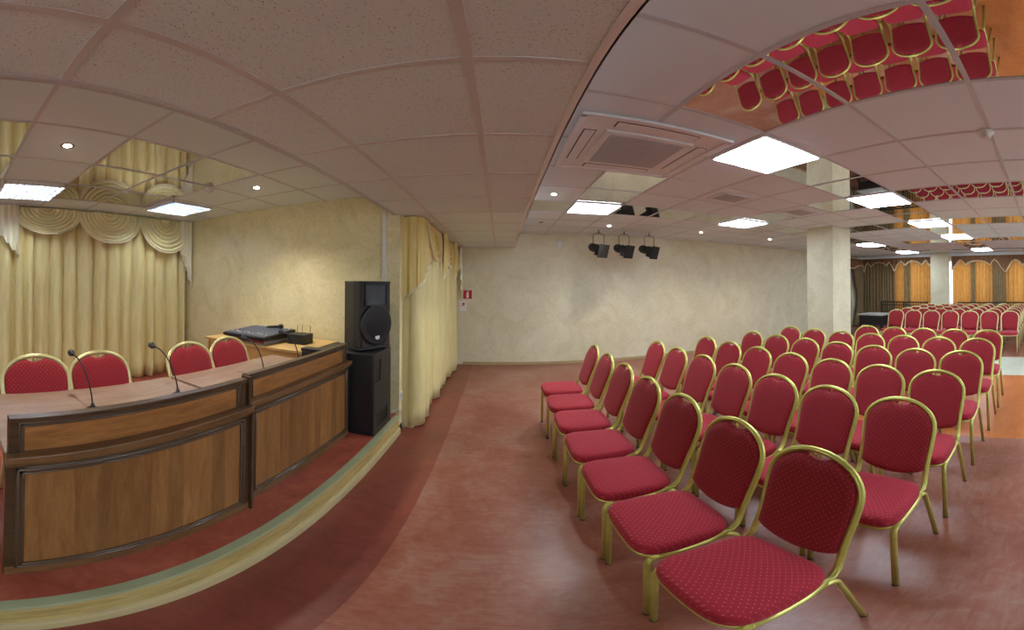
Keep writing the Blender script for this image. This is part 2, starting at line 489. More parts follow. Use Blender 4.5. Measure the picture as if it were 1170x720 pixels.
for j in range(j0+1, j1+1):
    yy = GY+T*j
    if YN < yy < YF: b.box(BX1, XW, yy-.012, yy+.012, ZM-.003, ZM+.002, M['tbar'])
struct(b.build('ceiling', M['tile_main'], fix=False))
# stage ceiling
SX = [-1.83, -2.43, -3.04, -3.64]
SY = [.41-T*3, .41-T*2, .41-T, .41, 1.005, 1.6, 2.195, 2.79]
b = MB()
ex = [BX0] + SX + [XS]; ey = [YN] + [-2.6, -2.0] + SY + [YE]
for i in range(len(ex)-1):
    for j in range(len(ey)-1):
        x1, x0, y0, y1 = ex[i], ex[i+1], ey[j], ey[j+1]
        mir = (1 <= i <= 3) and (1.0 <= y0 < 2.15 or (y0 < .4 and y0 > -1.5))
        b.quad([(x0, y0, ZS), (x0, y1, ZS), (x1, y1, ZS), (x1, y0, ZS)], M['mirror'] if mir else M['tile_stage'])
b.quad([(XS, YN, 2.8), (BX0, YN, 2.8), (BX0, YE, 2.8), (XS, YE, 2.8)], M['tile_stage'])
for x in SX: b.box(x-.011, x+.011, YN, YE, ZS-.004, ZS+.002, M['tbar'])
for yy in SY: b.box(XS, BX0, yy-.011, yy+.011, ZS-.003, ZS+.002, M['tbar'])
struct(b.build('ceiling_stage', M['tile_stage'], fix=False))
# stage platform
b = MB(); b.box(XS, -1.015, YN, YE, 0.0, SF); struct(b.build('floor_stage', M['stage_floor']))
b = MB(); b.box(-1.015, -.972, YN, YE-.05, .0, SF-.018, M['riser']); b.box(-1.016, -.964, YN, YE-.05, SF-.018, SF+.002, M['nosing'])
struct(b.build('trim_3', M['riser'], bevel=.003))
b = MB(); b.prism([(-.972, 0), (-.952, 0), (-.952, .048), (-.958, .062), (-.972, .066)], YN, YE-.05, 'y'); struct(b.build('baseboard_stage', M['skirting']))
b = MB(); b.box(-.7, XW, YF-.018, YF, 0, .062); struct(b.build('baseboard_far', M['skirt_brown'], bevel=.004))
b = MB(); b.box(-1.09, -.985, YE-.05, YE+.1, 0, .075); struct(b.build('baseboard_pier', M['skirting'], bevel=.003))
# columns
b = MB(); b.box(4.78, 5.34, 3.33, 3.89, 0, ZM+.02)
struct(b.build('wall_column', M['wall'], bevel=.006))
b = MB(); b.box(11.0, 11.2, 3.12, 3.73, 0, ZM+.02); struct(b.build('wall_pier', M['wall'], bevel=.006))
# curtain bulkhead
b = MB(); b.box(11.12, 11.17, YN, 3.12, 2.455, ZM); b.box(11.12, 11.17, 3.73, YF, 2.455, ZM)
struct(b.build('trim_4', M['tile_main'], bevel=.003))
# grey door in the far wall, by the window corner
b = MB(); b.box(9.55, 10.55, YF-.05, YF, 0, 2.08); d = struct(b.build('door_1', M['grey_door'], bevel=.005))
b = MB(); b.tube([(9.66, YF-.05, 1.0), (9.66, YF-.10, 1.0), (9.78, YF-.10, 1.0)], .01, 8); b.build('door_handle', M['steel'], d)

# ------------------------------------------------------------------ lamps
def panel_lamp(x, y, label, grp=None):
    t = thing('ceiling_light', label, 'ceiling light', (x, y, ZM-.008), 0, grp)
    f = MB(); o, i_ = .288, .272
    f.box(-o, o, -o, -i_, -.006, .006).box(-o, o, i_, o, -.006, .006).box(-o, -i_, -i_, i_, -.006, .006).box(i_, o, -i_, i_, -.006, .006)
    f.build('frame', M['white_metal'], t)
    f = MB(); f.box(-i_, i_, -i_, i_, -.011, .004); f.build('diffuser', M['panel_lamp'], t)
    return t
LN = {(0, 0): 'largest glowing square ceiling panel, nearest the camera above the front chair row',
      (3, 0): 'glowing square ceiling panel just right of the foreground column top',
      (6, 0): 'glowing square ceiling panel over the middle rows, third in the right line from the camera',
      (9, 0): 'glowing square ceiling panel over the rear seats, fourth in the right line from the camera',
      (14, 0): 'small glowing ceiling panel in front of the right window curtain, farthest of its line',
      (-1, 4): 'glowing square ceiling panel beside the ceiling edge, behind the air conditioner',
      (3, 4): 'glowing square ceiling panel left of the foreground column, behind the air vent',
      (10, 4): 'glowing ceiling panel right behind the foreground column, by the dark curtain corner',
      (14, 4): 'small glowing ceiling panel farthest back, in front of the left window curtain'}
for (i, j) in LAMPS: panel_lamp(GX+T*(i+.5), GY+T*(j+.5), LN[(i, j)])
for (i, j) in FILL_LAMPS: panel_lamp(GX+T*(i+.5), GY+T*(j+.5), 'unseen square fill-light panel added to the ceiling, right part of the hall', 'fill-light panels added out of view')
def downlight(x, y, z, label, on=True):
    t = thing('downlight', label, 'ceiling light', (x, y, z), 0)
    f = MB(); f.lathe([(.030, -.002), (.048, -.002), (.050, .004), (.030, .004)], n=24); f.build('ring', M['steel'], t)
    f = MB(); f.lathe([(.001, -.006), (.020, -.006), (.030, -.001), (.030, .004), (.001, .004)], n=20)
    f.build('bulb', M['halogen'] if on else M['slot'], t)
    if on:
        L = bpy.data.lights.new('downlight_beam', 'SPOT'); L.energy = 34 if z < 2.5 else 24; L.color = (1, .93, .83); L.spot_size = radians(125); L.spot_blend = .8; L.shadow_soft_size = .03
        lo = bpy.data.objects.new('downlight_beam', L); COL.objects.link(lo); lo.parent = t; lo.location = (0, 0, -.02)
downlight(.573, 3.641, ZM, 'small lit round downlight beside the ceiling edge, left of the air conditioner')
downlight(1.782, 5.455, ZM, 'small lit round downlight above the leftmost black spotlights')
downlight(3.569, 5.428, ZM, 'small lit round downlight near far wall, between two glowing square panels')
downlight(5.327, 5.382, ZM, 'small lit round downlight near far wall, just left of the foreground column')
downlight(.639, 5.376, ZM, 'unlit dark round downlight by the ceiling edge near the far wall', False)
downlight(-2.13, .70, ZS, 'bright round downlight in white tile over the presidium, between mirror tiles')
downlight(-2.12, 2.49, ZS, 'bright round downlight over the stage near the yellow end wall')
def louvre_lamp(x0, x1, y0, y1, label):
    t = thing('louvre_light', label, 'ceiling light', ((x0+x1)/2, (y0+y1)/2, ZS-.03))
    hx, hy = (x1-x0)/2-.01, (y1-y0)/2-.01
    f = MB(); f.box(-hx, hx, -hy, -hy+.012, -.012, .03).box(-hx, hx, hy-.012, hy, -.012, .03).box(-hx, -hx+.012, -hy, hy, -.012, .03).box(hx-.012, hx, -hy, hy, -.012, .03)
    f.build('frame', M['white_metal'], t)
    f = MB()
    n = 4
    for k in range(1, n):
        xx = -hx+2*hx*k/n; f.box(xx-.005, xx+.005, -hy, hy, -.010, .012)
    for k in range(1, 9):
        yy = -hy+2*hy*k/9; f.box(-hx, hx, yy-.004, yy+.004, -.010, .012)
    f.build('louvre', M['louver'], t)
    f = MB(); f.box(-hx, hx, -hy, hy, .026, .029); f.build('reflector', M['louver'], t)
    for k in range(n):
        xx = -hx+2*hx*(k+.5)/n
        f = MB(); f.tube([(xx, -hy+.02, .020), (xx, hy-.02, .020)], .0055, 10); f.build('tube', M['tube_lamp'], t)
louvre_lamp(-3.64, -3.04, .41, 1.005, 'square louvred fluorescent light over the presidium, left of the large mirror tiles')
louvre_lamp(-3.64, -3.04, 2.195, 2.79, 'square louvred fluorescent light near the corner of the yellow end wall')
louvre_lamp(-3.64, -3.04, -1.99, -1.39, 'unseen square louvred fill light added over the left part of the stage')  # out of view, added to brighten the stage

# air conditioner cassette
t = thing('air_conditioner', 'large square beige ceiling cassette air conditioner with dark grille', 'air conditioner', (.905, 2.21, ZM-.004))
H = .475
b = MB(); b.box(-H, H, -H, H, -.012, .004); b.build('panel', M['ac_body'], t, bevel=.006)
b = MB()
for (a0, a1, c0, c1) in ((-H-.01, H+.01, -H-.01, -H+.03), (-H-.01, H+.01, H-.03, H+.01), (-H-.01, -H+.03, -H, H), (H-.03, H+.01, -H, H)): b.box(a0, a1, c0, c1, -.022, -.002)
b.build('rim', M['ac_body'], t, bevel=.006)
b = MB(); b.box(-.30, .30, -.30, .30, -.026, -.008); b.build('grille_frame', M['ac_body'], t, bevel=.012)
b = MB(); b.box(-.255, .255, -.255, .255, -.030, -.010); g = b.build('grille', M['ac_grille'], t, bevel=.003)
b = MB()
for k in range(24):
    yy = -.245+.0213*k; b.box(-.25, .25, yy-.003, yy+.003, -.034, -.029)
b.build('slats', M['ac_grille'], g)
for a in range(4):
    R4 = Matrix.Rotation(a*pi/2, 4, 'Z')
    b = MB(); b.box(-.27, .27, .345, .425, -.0125, -.008, mat=R4)
    s_ = b.build('slot', M['slot'], t)
    b = MB(); b.box(-.262, .262, .352, .418, -.018, -.011, mat=R4); b.build('flap', M['ac_body'], s_, bevel=.004)
# vents, detectors
def vent(x, y, label):
    t = thing('ceiling_vent', label, 'air vent', (x, y, ZM-.004))
    f = MB(); a, c = .20, .165
    f.box(-a, a, -c, -c+.03, -.010, .002).box(-a, a, c-.03, c, -.010, .002).box(-a, -a+.03, -c, c, -.010, .002).box(a-.03, a, -c, c, -.010, .002)
    f.build('frame', M['ac_body'], t, bevel=.003)
    f = MB(); f.box(-a+.03, a-.03, -c+.03, c-.03, -.002, .002); f.build('backing', M['slot'], t)
    f = MB()
    for k in range(12):
        yy = -c+.04+.0225*k; f.box(-a+.03, a-.03, yy-.006, yy+.004, -.008, -.003)
    f.build('slats', M['ac_grille'], t)
vent(2.37, 3.02, 'rectangular beige ceiling vent with dark slats in front of the mirror strip')
vent(3.56, 3.02, 'rectangular ceiling vent directly left of the foreground column')
def detector(x, y, z, label):
    t = thing('smoke_detector', label, 'smoke detector', (x, y, z))
    f = MB(); f.lathe([(.001, -.012), (.052, -.012), (.055, .0), (.001, .0)], n=28); f.build('base', M['plastic_white'], t)
    f = MB(); f.lathe([(.001, -.045), (.026, -.045), (.034, -.038), (.036, -.024), (.044, -.016), (.046, -.012), (.001, -.012)], n=28); f.build('sensor_head', M['plastic_white'], t)
detector(2.08, .343, ZM-.004, 'round white smoke detector on the ceiling at the right, beyond the big mirror tiles')
detector(-2.46, 2.20, ZS-.004, 'round smoke detector at the stage mirror edge beside a bright downlight')

# black theatre spotlights under the ceiling
def spotlight(x, y, z, label, yaw):
    t = thing('stage_spotlight', label, 'spotlight', (x, y, ZM), 0, 'black spotlights by the far wall')
    dz = z-ZM
    f = MB()
    f.tube([(0, 0, 0), (0, 0, -.06)], .010, 8)
    f.tube([(-.10, 0, dz+.02), (-.10, 0, -.10), (-.06, 0, -.065), (.06, 0, -.065), (.10, 0, -.10), (.10, 0, dz+.02)], .006, 8)
    f.build('yoke', M['rubber'], t)
    R = Matrix.Translation((-.03, .03, dz+.01)) @ Vector((-.36-yaw*.2, .84, .30)).normalized().to_track_quat('Z', 'Y').to_matrix().to_4x4()
    f = MB(); f.lathe([(.02, .17), (.06, .165), (.078, .12), (.08, 0), (.072, -.03), (.088, -.035), (.088, -.07), (.07, -.07)], n=24, mat=R); f.build('housing', M['black'], t)
    f = MB(); f.box(-.125, .125, .085, .091, -.18, -.07, mat=R).box(-.125, .125, -.091, -.085, -.18, -.07, mat=R)
    f.box(-.091, -.085, -.1, .1, -.18, -.07, mat=R).box(.085, .091, -.1, .1, -.18, -.07, mat=R); f.build('barn_doors', M['rubber'], t)
    f = MB(); f.box(-.12, .12, -.12, .12, -.19, -.183, mat=R); f.build('gel_frame', M['rubber'], t)
for x, nm, yw in ((1.74, 'leftmost of the three black spotlights below the ceiling at the far wall', .35), (2.225, 'middle of the three black spotlights below the ceiling at the far wall', .42), (2.73, 'rightmost of the three black spotlights below the ceiling at the far wall', .46)):
    spotlight(x, 5.93, 2.20, nm, yw)

# signs on the far wall
t = thing('fire_sign', 'red square fire extinguisher sign on the far wall beside the curtain', 'sign', (-.615, YF, 1.37))
b = MB(); b.box(-.092, .092, -.006, 0, -.092, .092); b.build('border', M['sign_white'], t)
b = MB(); b.box(-.084, .084, -.009, -.005, -.084, .084); b.build('board', M['red'], t)
b = MB(); b.prism([(-.022, -.066), (.022, -.066), (.022, .03), (.012, .045), (-.012, .045), (-.022, .03)], -.012, -.008, 'y'); b.box(-.008, .008, -.012, -.008, .045, .062); b.box(-.008, .030, -.012, -.008, .056, .066)
b.build('pictogram', M['sign_white'], t)
t = thing('notice_sign', 'small white notice with red arrow below the red fire sign', 'sign', (-.70, YF, 1.15))
b = MB(); b.box(-.062, .062, -.005, 0, -.095, .095); b.build('board', M['sign_white'], t)
b = MB(); b.prism([(-.030, .0), (.006, .0), (.006, .02), (.030, -.02+.03), (.03, .06), (-.02, .06), (-.02, .04), (.0, .04)], -.008, -.004, 'y')
b.build('pictogram', M['red'], t)
b = MB(); b.box(-.05, .05, -.05, .0, -.07, .07)
o = b.build('wall_sensor', M['plastic_white'], None, bevel=.012, loc=(1.14, YF, 2.33)); tag(o, 'small white sensor box high on far wall, left of the spotlights', 'sensor')

# ------------------------------------------------------------------ stage curtain and side curtain
def drape(name, mat, parent, fn_base, L, z0, z1, amp, waves, seed, ny=None, thick=.004):
    """fn_base(s) -> (x, y, nx, ny): point and outward normal at length s"""
    r = random.Random(seed)
    ph = [r.uniform(0, 6.28) for _ in range(5)]
    # lobe widths vary a little, creases between them stay sharp
    ws = [r.uniform(.65, 1.35) for _ in range(waves)]; tot = sum(ws); ed = [0]
    for w in ws: ed.append(ed[-1]+w*L/tot)
    am = [r.uniform(.6, 1.15) for _ in range(waves)]
    import bisect
    def off(s_, h):
        q = min(max(bisect.bisect_right(ed, s_)-1, 0), waves-1)
        f = (s_-ed[q])/(ed[q+1]-ed[q])
        f = min(max(f+.06*sin(h*3+q*2.1)*sin(pi*f), 0), 1)
        lobe = sin(pi*f)**.6 if 0 < f < 1 else 0
        return amp*((2*am[q]*lobe-1)*(.6+.4*h) + .05*sin(s_*55+q))
    n = ny or waves*12
    def fn(u, v):
        s_ = u*L; h = 1-v                     # v 0 = bottom
        x, y, nx, nyy = fn_base(s_)
        o_ = off(s_, h)
        return (x+nx*o_, y+nyy*o_, z0+(z1-z0)*v)
    b = MB(); b.grid(fn, n, 14)
    return b.build(name, mat, parent, solid=thick)

def swag(parent, mat, rim, c, hw, top, depth, place, folds=7, seed=0):
    """half-disc festoon of concentric folds; place(s, out, z) -> xyz"""
    r = random.Random(seed)
    pw = [0]
    def fn(u, v):
        th = (u-.5)*pi
        rad = .02+.98*v
        s_ = c + hw*rad*sin(th)
        z = top - depth*(rad*cos(th)**.9 if cos(th) > 0 else 0)
        out = .05 + .05*(v)*max(0, cos(th))**.5 + .052*(abs(sin(v*folds*pi))**.8-.5)*(max(0, cos(th))**.35)
        return place(s_, out, z)
    b = MB(); b.grid(fn, 40, folds*10)
    o = b.build('swag', mat, parent, solid=.004)
    def edge(u):
        th = (u-.5)*pi*.995
        return place(c+hw*sin(th), .055+.055*max(0, cos(th))**.5, top-depth*max(0, cos(th))**.9-.004)
    b = MB(); b.tube([edge(k/40) for k in range(41)], .011, 8); b.build('hem', rim, o)
    return o

def tail(parent, mat, rim, s0, s1, top, zl, zr, place, pleats=4, out=.09):
    """cascade: accordion pleats, hem falling from zl at s0 to zr at s1 in zigzag steps"""
    n = pleats*2
    P = []
    for k in range(n+1):
        f = k/n
        P.append((s0+(s1-s0)*f, out+(.022 if k % 2 else -.022), zl+(zr-zl)*f + (.02 if k % 2 else -.02)))
    b = MB()
    for (a, oa, za), (c, oc, zc) in zip(P, P[1:]):
        sub = 4
        for q in range(sub):
            f0, f1 = q/sub, (q+1)/sub
            L_ = lambda f: (a+(c-a)*f, oa+(oc-oa)*f, za+(zc-za)*f)
            p0, p1 = L_(f0), L_(f1)
            b.quad([place(p0[0], p0[1], p0[2]), place(p1[0], p1[1], p1[2]), place(p1[0], p1[1]*.6+out*.4, top), place(p0[0], p0[1]*.6+out*.4, top)])
    o = b.build('tail', mat, parent, solid=.005)
    b = MB(); b.tube([place(p[0], p[1]+.004, p[2]) for p in P], .013, 6, rx=.007); b.build('tail_hem', rim, o)
    return o

# curtain behind the presidium
t = thing('stage_curtain', 'floor-length golden pleated curtain with cream swags behind the presidium', 'curtain', (0, 0, 0))
XC = -4.20
drape('drape', M['drape'], t, lambda s: (XC, -2.6+s, 1, 0), 5.88, SF+.01, ZS-.01, .085, 33, 3)
pl = lambda s, o, z: (XC+.03+o, s, z)
b = MB(); b.box(XC-.05, XC+.03, -2.6, YE-.01, ZS-.16, ZS-.002); b.build('header', M['swag'], t)
for cc, hw, dep in ((-.72, .42, .36), (-.03, .40, .40), (1.10, .44, .33), (1.96, .46, .405), (2.84, .44, .49)):
    swag(t, M['swag'], M['swag_rim'], cc, hw, ZS-.015, dep, pl, 8, int(cc*10))
tail(t, M['tail'], M['tail'], .52, .74, ZS-.01, 2.12, 1.87, pl, 3, .11)
tail(t, M['tail'], M['tail'], 3.10, 3.30, ZS-.01, 2.0, 1.50, pl, 3, .11)
b = MB(); tail(t, M['tail'], M['tail'], 3.30, 3.10, ZS-.01, 1.50, 2.03, pl, 4, .085)

# curtain on the side wall between the stage and the far wall
t = thing('side_curtain', 'golden pleated curtain with swags on the wall between stage and far wall', 'curtain', (0, 0, 0))
XD = -.85
def basefn(s):
    if s < .16: return (-1.03+s, 3.47, 0, -1) if False else (-1.02+s, 3.46, .3, -.95)
    return (XD, 3.46+(s-.16), 1, 0)
drape('drape', M['drape'], t, lambda s: (XD, 3.44+s, 1, 0), YF-3.46, .015, ZB-.004, .078, 13, 11)
pl2 = lambda s, o, z: (XD+.0+o, s, z)
b = MB(); b.box(XD-.02, XD+.02, 3.60, YF-.02, ZB-.12, ZB-.008); b.build('header', M['swag_warm'], t)
for cc, hw, dep in ((4.10, .42, .42), (5.20, .46, .46), (6.10, .36, .45)):
    swag(t, M['swag_warm'], M['swag_rim'], cc, hw, ZB-.01, dep, pl2, 6, int(cc*7))
def corner(s, o, z):
    o -= .10
    if s < .16: return (-1.00+s+o*.4, 3.415+o*.7, z)
    return (-.84+.05*min(1, (s-.16)/.05)+o, 3.415+(s-.16), z)
tail(t, M['swag_warm'], M['tail'], 0, .60, ZB-.008, 1.40, 1.87, corner, 6, .10)
tail(t, M['swag_warm'], M['tail'], 4.56, 4.76, ZB-.008, 1.64, 1.88, pl2, 2, .12)
tail(t, M['swag_warm'], M['tail'], 5.66, 5.82, ZB-.008, 1.66, 1.90, pl2, 2, .12)
tail(t, M['tail'], M['tail'], 6.56, 6.40, ZB-.008, 1.30, 1.9, pl2, 3, .12)
b = MB(); b.box(-1.09, -.87, 3.45, 3.47, .0, ZB-.004); b.build('return_panel', M['drape'], t)

# window curtains
def window_curtain(label, y0, y1, pieces, arcs, seed):
    t = thing('window_curtain', label, 'curtain', (0, 0, 0))
    XV_ = 11.36
    for k, (a, c, kind) in enumerate(pieces):
        drape('drape', M[kind], t, lambda s, a=a: (XV_+(.03 if kind == 'olive' else .0), a+s, -1, 0), c-a, .03, 2.46, .03, max(2, int((c-a)/.11)), seed+k, thick=0)
    prof = []
    n = int((y1-y0)*40)
    for k in range(n+1):
        y = y0+(y1-y0)*k/n
        z = arcs[0][1] if y < arcs[0][0] else arcs[-1][1]
        for (p, za), (q, zb) in zip(arcs, arcs[1:]):
            if p <= y <= q:
                f = (y-p)/(q-p); z = za+(zb-za)*f
        prof.append((y, z))
    b = MB()
    for k in range(n):
        (a, za), (c, zc) = prof[k], prof[k+1]
        xa = 11.27+.012*sin(a*48); xc = 11.27+.012*sin(c*48)
        f = b.quad([(xa, a, za), (xc, c, zc), (xc, c, 2.46), (xa, a, 2.46)])
    v = b.build('valance', M['valance'], t, solid=.006)
    b = MB(); b.tube([(11.26+.012*sin(y*48), y, z) for y, z in prof], .034, 6, rx=.014); b.build('valance_trim', M['val_trim'], v)
window_curtain('amber and olive curtain with arched brown valance, right of the far pier', -.6, 3.07,
    [(-.6, -.1, 'sheer'), (-.12, .62, 'sheer'), (.60, 1.24, 'sheer'), (1.20, 1.72, 'olive'), (1.70, 2.28, 'sheer'), (2.24, 2.46, 'olive'), (2.42, 3.06, 'sheer')],
    [(-.5, 2.15), (-.3, 2.33), (.1, 2.33), (.35, 2.18), (.607, 2.17), (.693, 2.115), (.778, 2.231), (.92, 2.305), (1.036, 2.235), (1.153, 2.036), (1.241, 1.893), (1.355, 2.01), (1.498, 2.228), (1.613, 2.331), (1.701, 2.232), (1.76, 2.132), (1.818, 2.191), (1.935, 2.251), (2.14, 2.29), (2.348, 2.274), (2.498, 2.219), (2.588, 2.147), (2.677, 2.267), (2.767, 2.328), (2.92, 2.155), (3.09, 1.981)], 20)
window_curtain('amber and dark olive curtain with arched brown valance, left of the far pier', 3.76, 6.50,
    [(3.76, 4.62, 'sheer'), (4.60, 4.86, 'olive'), (4.84, 5.22, 'sheer'), (5.20, 6.50, 'olive')],
    [(3.853, 2.176), (3.989, 2.347), (4.132, 2.19), (4.303, 2.295), (4.48, 2.347), (4.633, 2.305), (4.754, 2.191), (4.935, 2.349), (5.073, 2.209), (5.188, 1.993), (5.28, 2.184), (5.383, 2.345), (5.49, 2.19), (5.631, 2.306), (5.861, 2.336), (6.029, 2.287), (6.125, 2.177), (6.273, 2.328), (6.363, 2.216), (6.423, 1.923), (6.476, 2.286), (6.552, 2.255)], 40)
t = thing('door_curtain', 'narrow tied-back brown curtain beside grey door in the window corner', 'curtain', (0, 0, 0))
def fn(u, v):
    x = 10.55+.62*u
    tie = 1-.45*math.exp(-((v-.42)/.25)**2)
    x = 11.17-(11.17-x)*tie
    return (x, YF-.16+.03*sin(u*40), .03+2.3*v)
b = MB(); b.grid(fn, 50, 24); b.build('drape', M['olive'], t, solid=.004)
b = MB(); b.grid(lambda u, v: (9.6+1.5*u, YF-.21+.012*sin(u*60), 2.16+.06*sin(u*9)+(2.44-2.16-.06*sin(u*9))*v), 60, 3); o = b.build('valance', M['valance'], t, solid=.006)
b = MB(); b.tube([(9.6+1.5*k/40, YF-.22, 2.16+.06*sin(k/40*9)) for k in range(41)], .02, 6, rx=.012); b.build('valance_trim', M['val_trim'], o)

# black railing in front of the windows
def railing(label, y0, y1):
    t = thing('railing', label, 'railing', (10.92, y0, 0))
    L = y1-y0
    b = MB(); b.box(-.02, .02, 0, L, .90, .935); b.box(-.012, .012, 0, L, .80, .82); b.box(-.012, .012, 0, L, .10, .125); b.build('rail', M['rubber'], t)
    b = MB(); n = int(L/.085)
    for k in range(n+1): b.box(-.007, .007, L*k/n-.007, L*k/n+.007, .11, .91)
    b.build('bars', M['rubber'], t)
    for k in range(3):
        yy = .02+(L-.04)*k/2
        b = MB(); b.box(-.02, .02, yy-.02, yy+.02, 0, .93); b.build('post', M['rubber'], t)
railing('black barred metal railing in front of the curtain, left of the far pier', 3.80, 5.55)
railing('black barred metal railing in front of the curtain, right of the far pier', -.5, 2.78)
# low table in the far corner
t = thing('low_table', 'low black table with pale top in the far corner before the dark curtain', 'table', (9.55, 4.95, 0))
b = MB(); b.box(-.35, .45, -.32, .55, .585, .62); b.build('table_top', M['case_grey'], t, bevel=.004)
b = MB(); b.box(-.31, .41, -.28, .51, .30, .585); b.build('apron', M['rubber'], t)
for sx, sy in ((-.29, -.26), (.39, -.26), (-.29, .49), (.39, .49)):
    b = MB(); b.box(sx-.03, sx+.03, sy-.03, sy+.03, 0, .30); b.build('leg', M['rubber'], t)

# ------------------------------------------------------------------ banquet chair (front feet at x=0, faces -X)
def build_chair(label, group, pale=False):
    t = thing('banquet_chair', label, 'chair', (0, 0, 0), 0, group)
    G = M['gold_pale'] if pale else M['gold']
    HW = .188
    # seat cushion
    b = MB()
    def outline(k, n, grow):
        a = 2*pi*k/n
        ca, sa = cos(a), sin(a)
        e = .42
        x = math.copysign(abs(ca)**e, ca); y = math.copysign(abs(sa)**e, sa)
        w = (.200 + .006*(-x))*grow
        return (.172+.198*x*grow, w*y)
    n = 48
    layers = [(.965, .428), (.995, .434), (1.005, .446), (1.0, .466), (.975, .480), (.92, .488), (.80, .493), (.55, .497), (.2, .499)]
    rings = []
    for gr, z in layers:
        rings.append([b.bm.verts.new((*outline(k, n, gr), z + (.0 if z < .47 else 0))) for k in range(n)])
    for r0, r1 in zip(rings, rings[1:]):
        for k in range(n):
            f = b.bm.faces.new((r0[k], r0[(k+1) % n], r1[(k+1) % n], r1[k])); f.smooth = True
    b.bm.faces.new(rings[0][::-1]); b.bm.faces.new(rings[-1]).smooth = True
    b.build('seat', M['seat_cloth'], t)
    # gold pan under the cushion
    b = MB(); rr = []
    for gr, z in ((.93, .412), (.985, .414), (.992, .428), (.95, .430)):
        rr.append([b.bm.verts.new((*outline(k, n, gr), z)) for k in range(n)])
    for r0, r1 in zip(rr, rr[1:]):
        for k in range(n):
            f = b.bm.faces.new((r0[k], r0[(k+1) % n], r1[(k+1) % n], r1[k])); f.smooth = True
    b.bm.faces.new(rr[0][::-1]); b.bm.faces.new(rr[-1])
    b.build('seat_frame', G, t)
    # back frame: side rails sweep up into the arch
    def back_x(z): return .405+(.552-.405)*((z-.52)/.40)
    path = []
    def arch(y_sign):
        pts = [(.02, HW+.006, .418), (.12, HW+.006, .424), (.24, HW+.004, .430), (.31, HW, .436), (.355, HW-.001, .448), (.385, HW-.003, .472), (.398, HW-.004, .505)]
        for z, w in ((.56, .184), (.62, .188), (.68, .195), (.73, .1995), (.765, .2005)): pts.append((back_x(z), w, z))
        return [(x, y_sign*y, z) for x, y, z in pts]
    left = arch(1); right = arch(-1)
    top = []
    for k in range(1, 16):
        a = pi*k/16
        z = .765+.142*sin(a)**.92; y = .2005*cos(a)
        top.append((back_x(z), y, z))
    path = left + top + right[::-1]
    b = MB(); b.tube(path, .0115, 12, rx=.0150, flat=(1, 0, .35)); bf = b.build('back_frame', G, t)
    # fluted ridge running along the frame
    b = MB()
    ridge = [(x-.0112, y, z+.001) if z > .5 else (x-.004, y*1.0, z+.0112) for x, y, z in path]
    b.tube(ridge, .0030, 8, rx=.0050, flat=(1, 0, .35)); b.build('ridge', G, bf)
    # back pad, hand hole scalloped into its top
    def pad_out(inset):
        pts = []
        for z, w in ((.54, .184), (.60, .187), (.68, .195), (.73, .1995), (.765, .2005)): pts.append((w-inset, z))
        for k in range(1, 32):
            a = pi*k/32
            z = .765+(.142-inset)*sin(a)**.92; y = (.2005-inset)*cos(a)
            if abs(y) < .058: z -= .024*(cos(y/.058*pi/2))**.8
            pts.append((y, z))
        for z, w in ((.765, .2005), (.73, .1995), (.68, .195), (.60, .187), (.54, .184)): pts.append((-(w-inset), z))
        for k in range(1, 12):
            f = k/12; y = -(.184-inset)*(1-2*f); z = .54-.034*sin(pi*f)**.7; pts.append((y, z))
        return pts
    b = MB()
    cz, cyy = .68, 0
    lv = [(.012, .010), (.010, -.004), (.012, -.014), (.020, -.020), (.05, -.024), (.09, -.026)]
    base = pad_out(.011)
    rings = []
    for ins, dx in lv:
        ring = []
        for (y, z) in base:
            s = 1-(ins-.011)/.19 ; sz = 1-(ins-.011)/.21
            yy, zz = y*s, .70+(z-.70)*sz
            ring.append(b.bm.verts.new((back_x(zz)+dx, yy, zz)))
        rings.append(ring)
    back_ring = []
    nn = len(base)
    for r0, r1 in zip(rings, rings[1:]):
        for k in range(nn):
            f = b.bm.faces.new((r0[k], r0[(k+1) % nn], r1[(k+1) % nn], r1[k])); f.smooth = True
    f = b.bm.faces.new(rings[0][::-1]); f = b.bm.faces.new(rings[-1]); f.smooth = True
    b.build('backrest', M['back_cloth'], t)
    # little pins joining pad and arch
    b = MB(); b.tube([(back_x(.875), .0, .866), (back_x(.905), .0, .905)], .004, 6); b.build('pin', G, bf)
    # legs
    for s in (-1, 1):
        b = MB(); b.tube([(.05, s*(HW+.006), .419), (.016, s*(HW+.008), .412), (.004, s*(HW+.010), .385), (.002, s*(HW+.012), .30), (.0, s*(HW+.017), .006)], .0125, 10, rx=.0150, flat=(1, 0, 0))
        l = b.build('leg', G, t)
        b = MB(); b.lathe([(.013, 0), (.0150, .001), (.0150, .006), (.012, .008)], (0, s*(HW+.017), 0), 10); b.build('foot_cap', M['rubber'], l)
        b = MB(); b.tube([(.30, s*(HW-.001), .428), (.345, s*(HW+.001), .424), (.372, s*(HW+.003), .40), (.42, s*(HW+.007), .26), (.492, s*(HW+.016), .006)], .0120, 10, rx=.0145, flat=(1, 0, .3))
        l = b.build('leg', G, t)
        b = MB(); b.lathe([(.013, 0), (.0150, .001), (.0150, .006), (.012, .008)], (.493, s*(HW+.016), 0), 10)
        b.build('foot_cap', M['rubber'], l)
    return t
protoA = build_chair('x', 'x'); index_kids(protoA)
protoB = build_chair('x', 'x', True); index_kids(protoB)
used = {'A': False, 'B': False}
def place_chair(kind, x, y, z, rz, label, group):
    p = protoA if kind == 'A' else protoB
    o = p if not used[kind] else copy_tree(p)
    used[kind] = True
    o.location = (x, y, z); o.rotation_euler = (0, 0, rz); o['label'] = label; o['group'] = group
    return o
ORD = ['nearest the right aisle', 'second in from the right aisle', 'third in from the right aisle', 'fourth, mid row', 'third from the left end', 'second from the left end', 'at the left end']
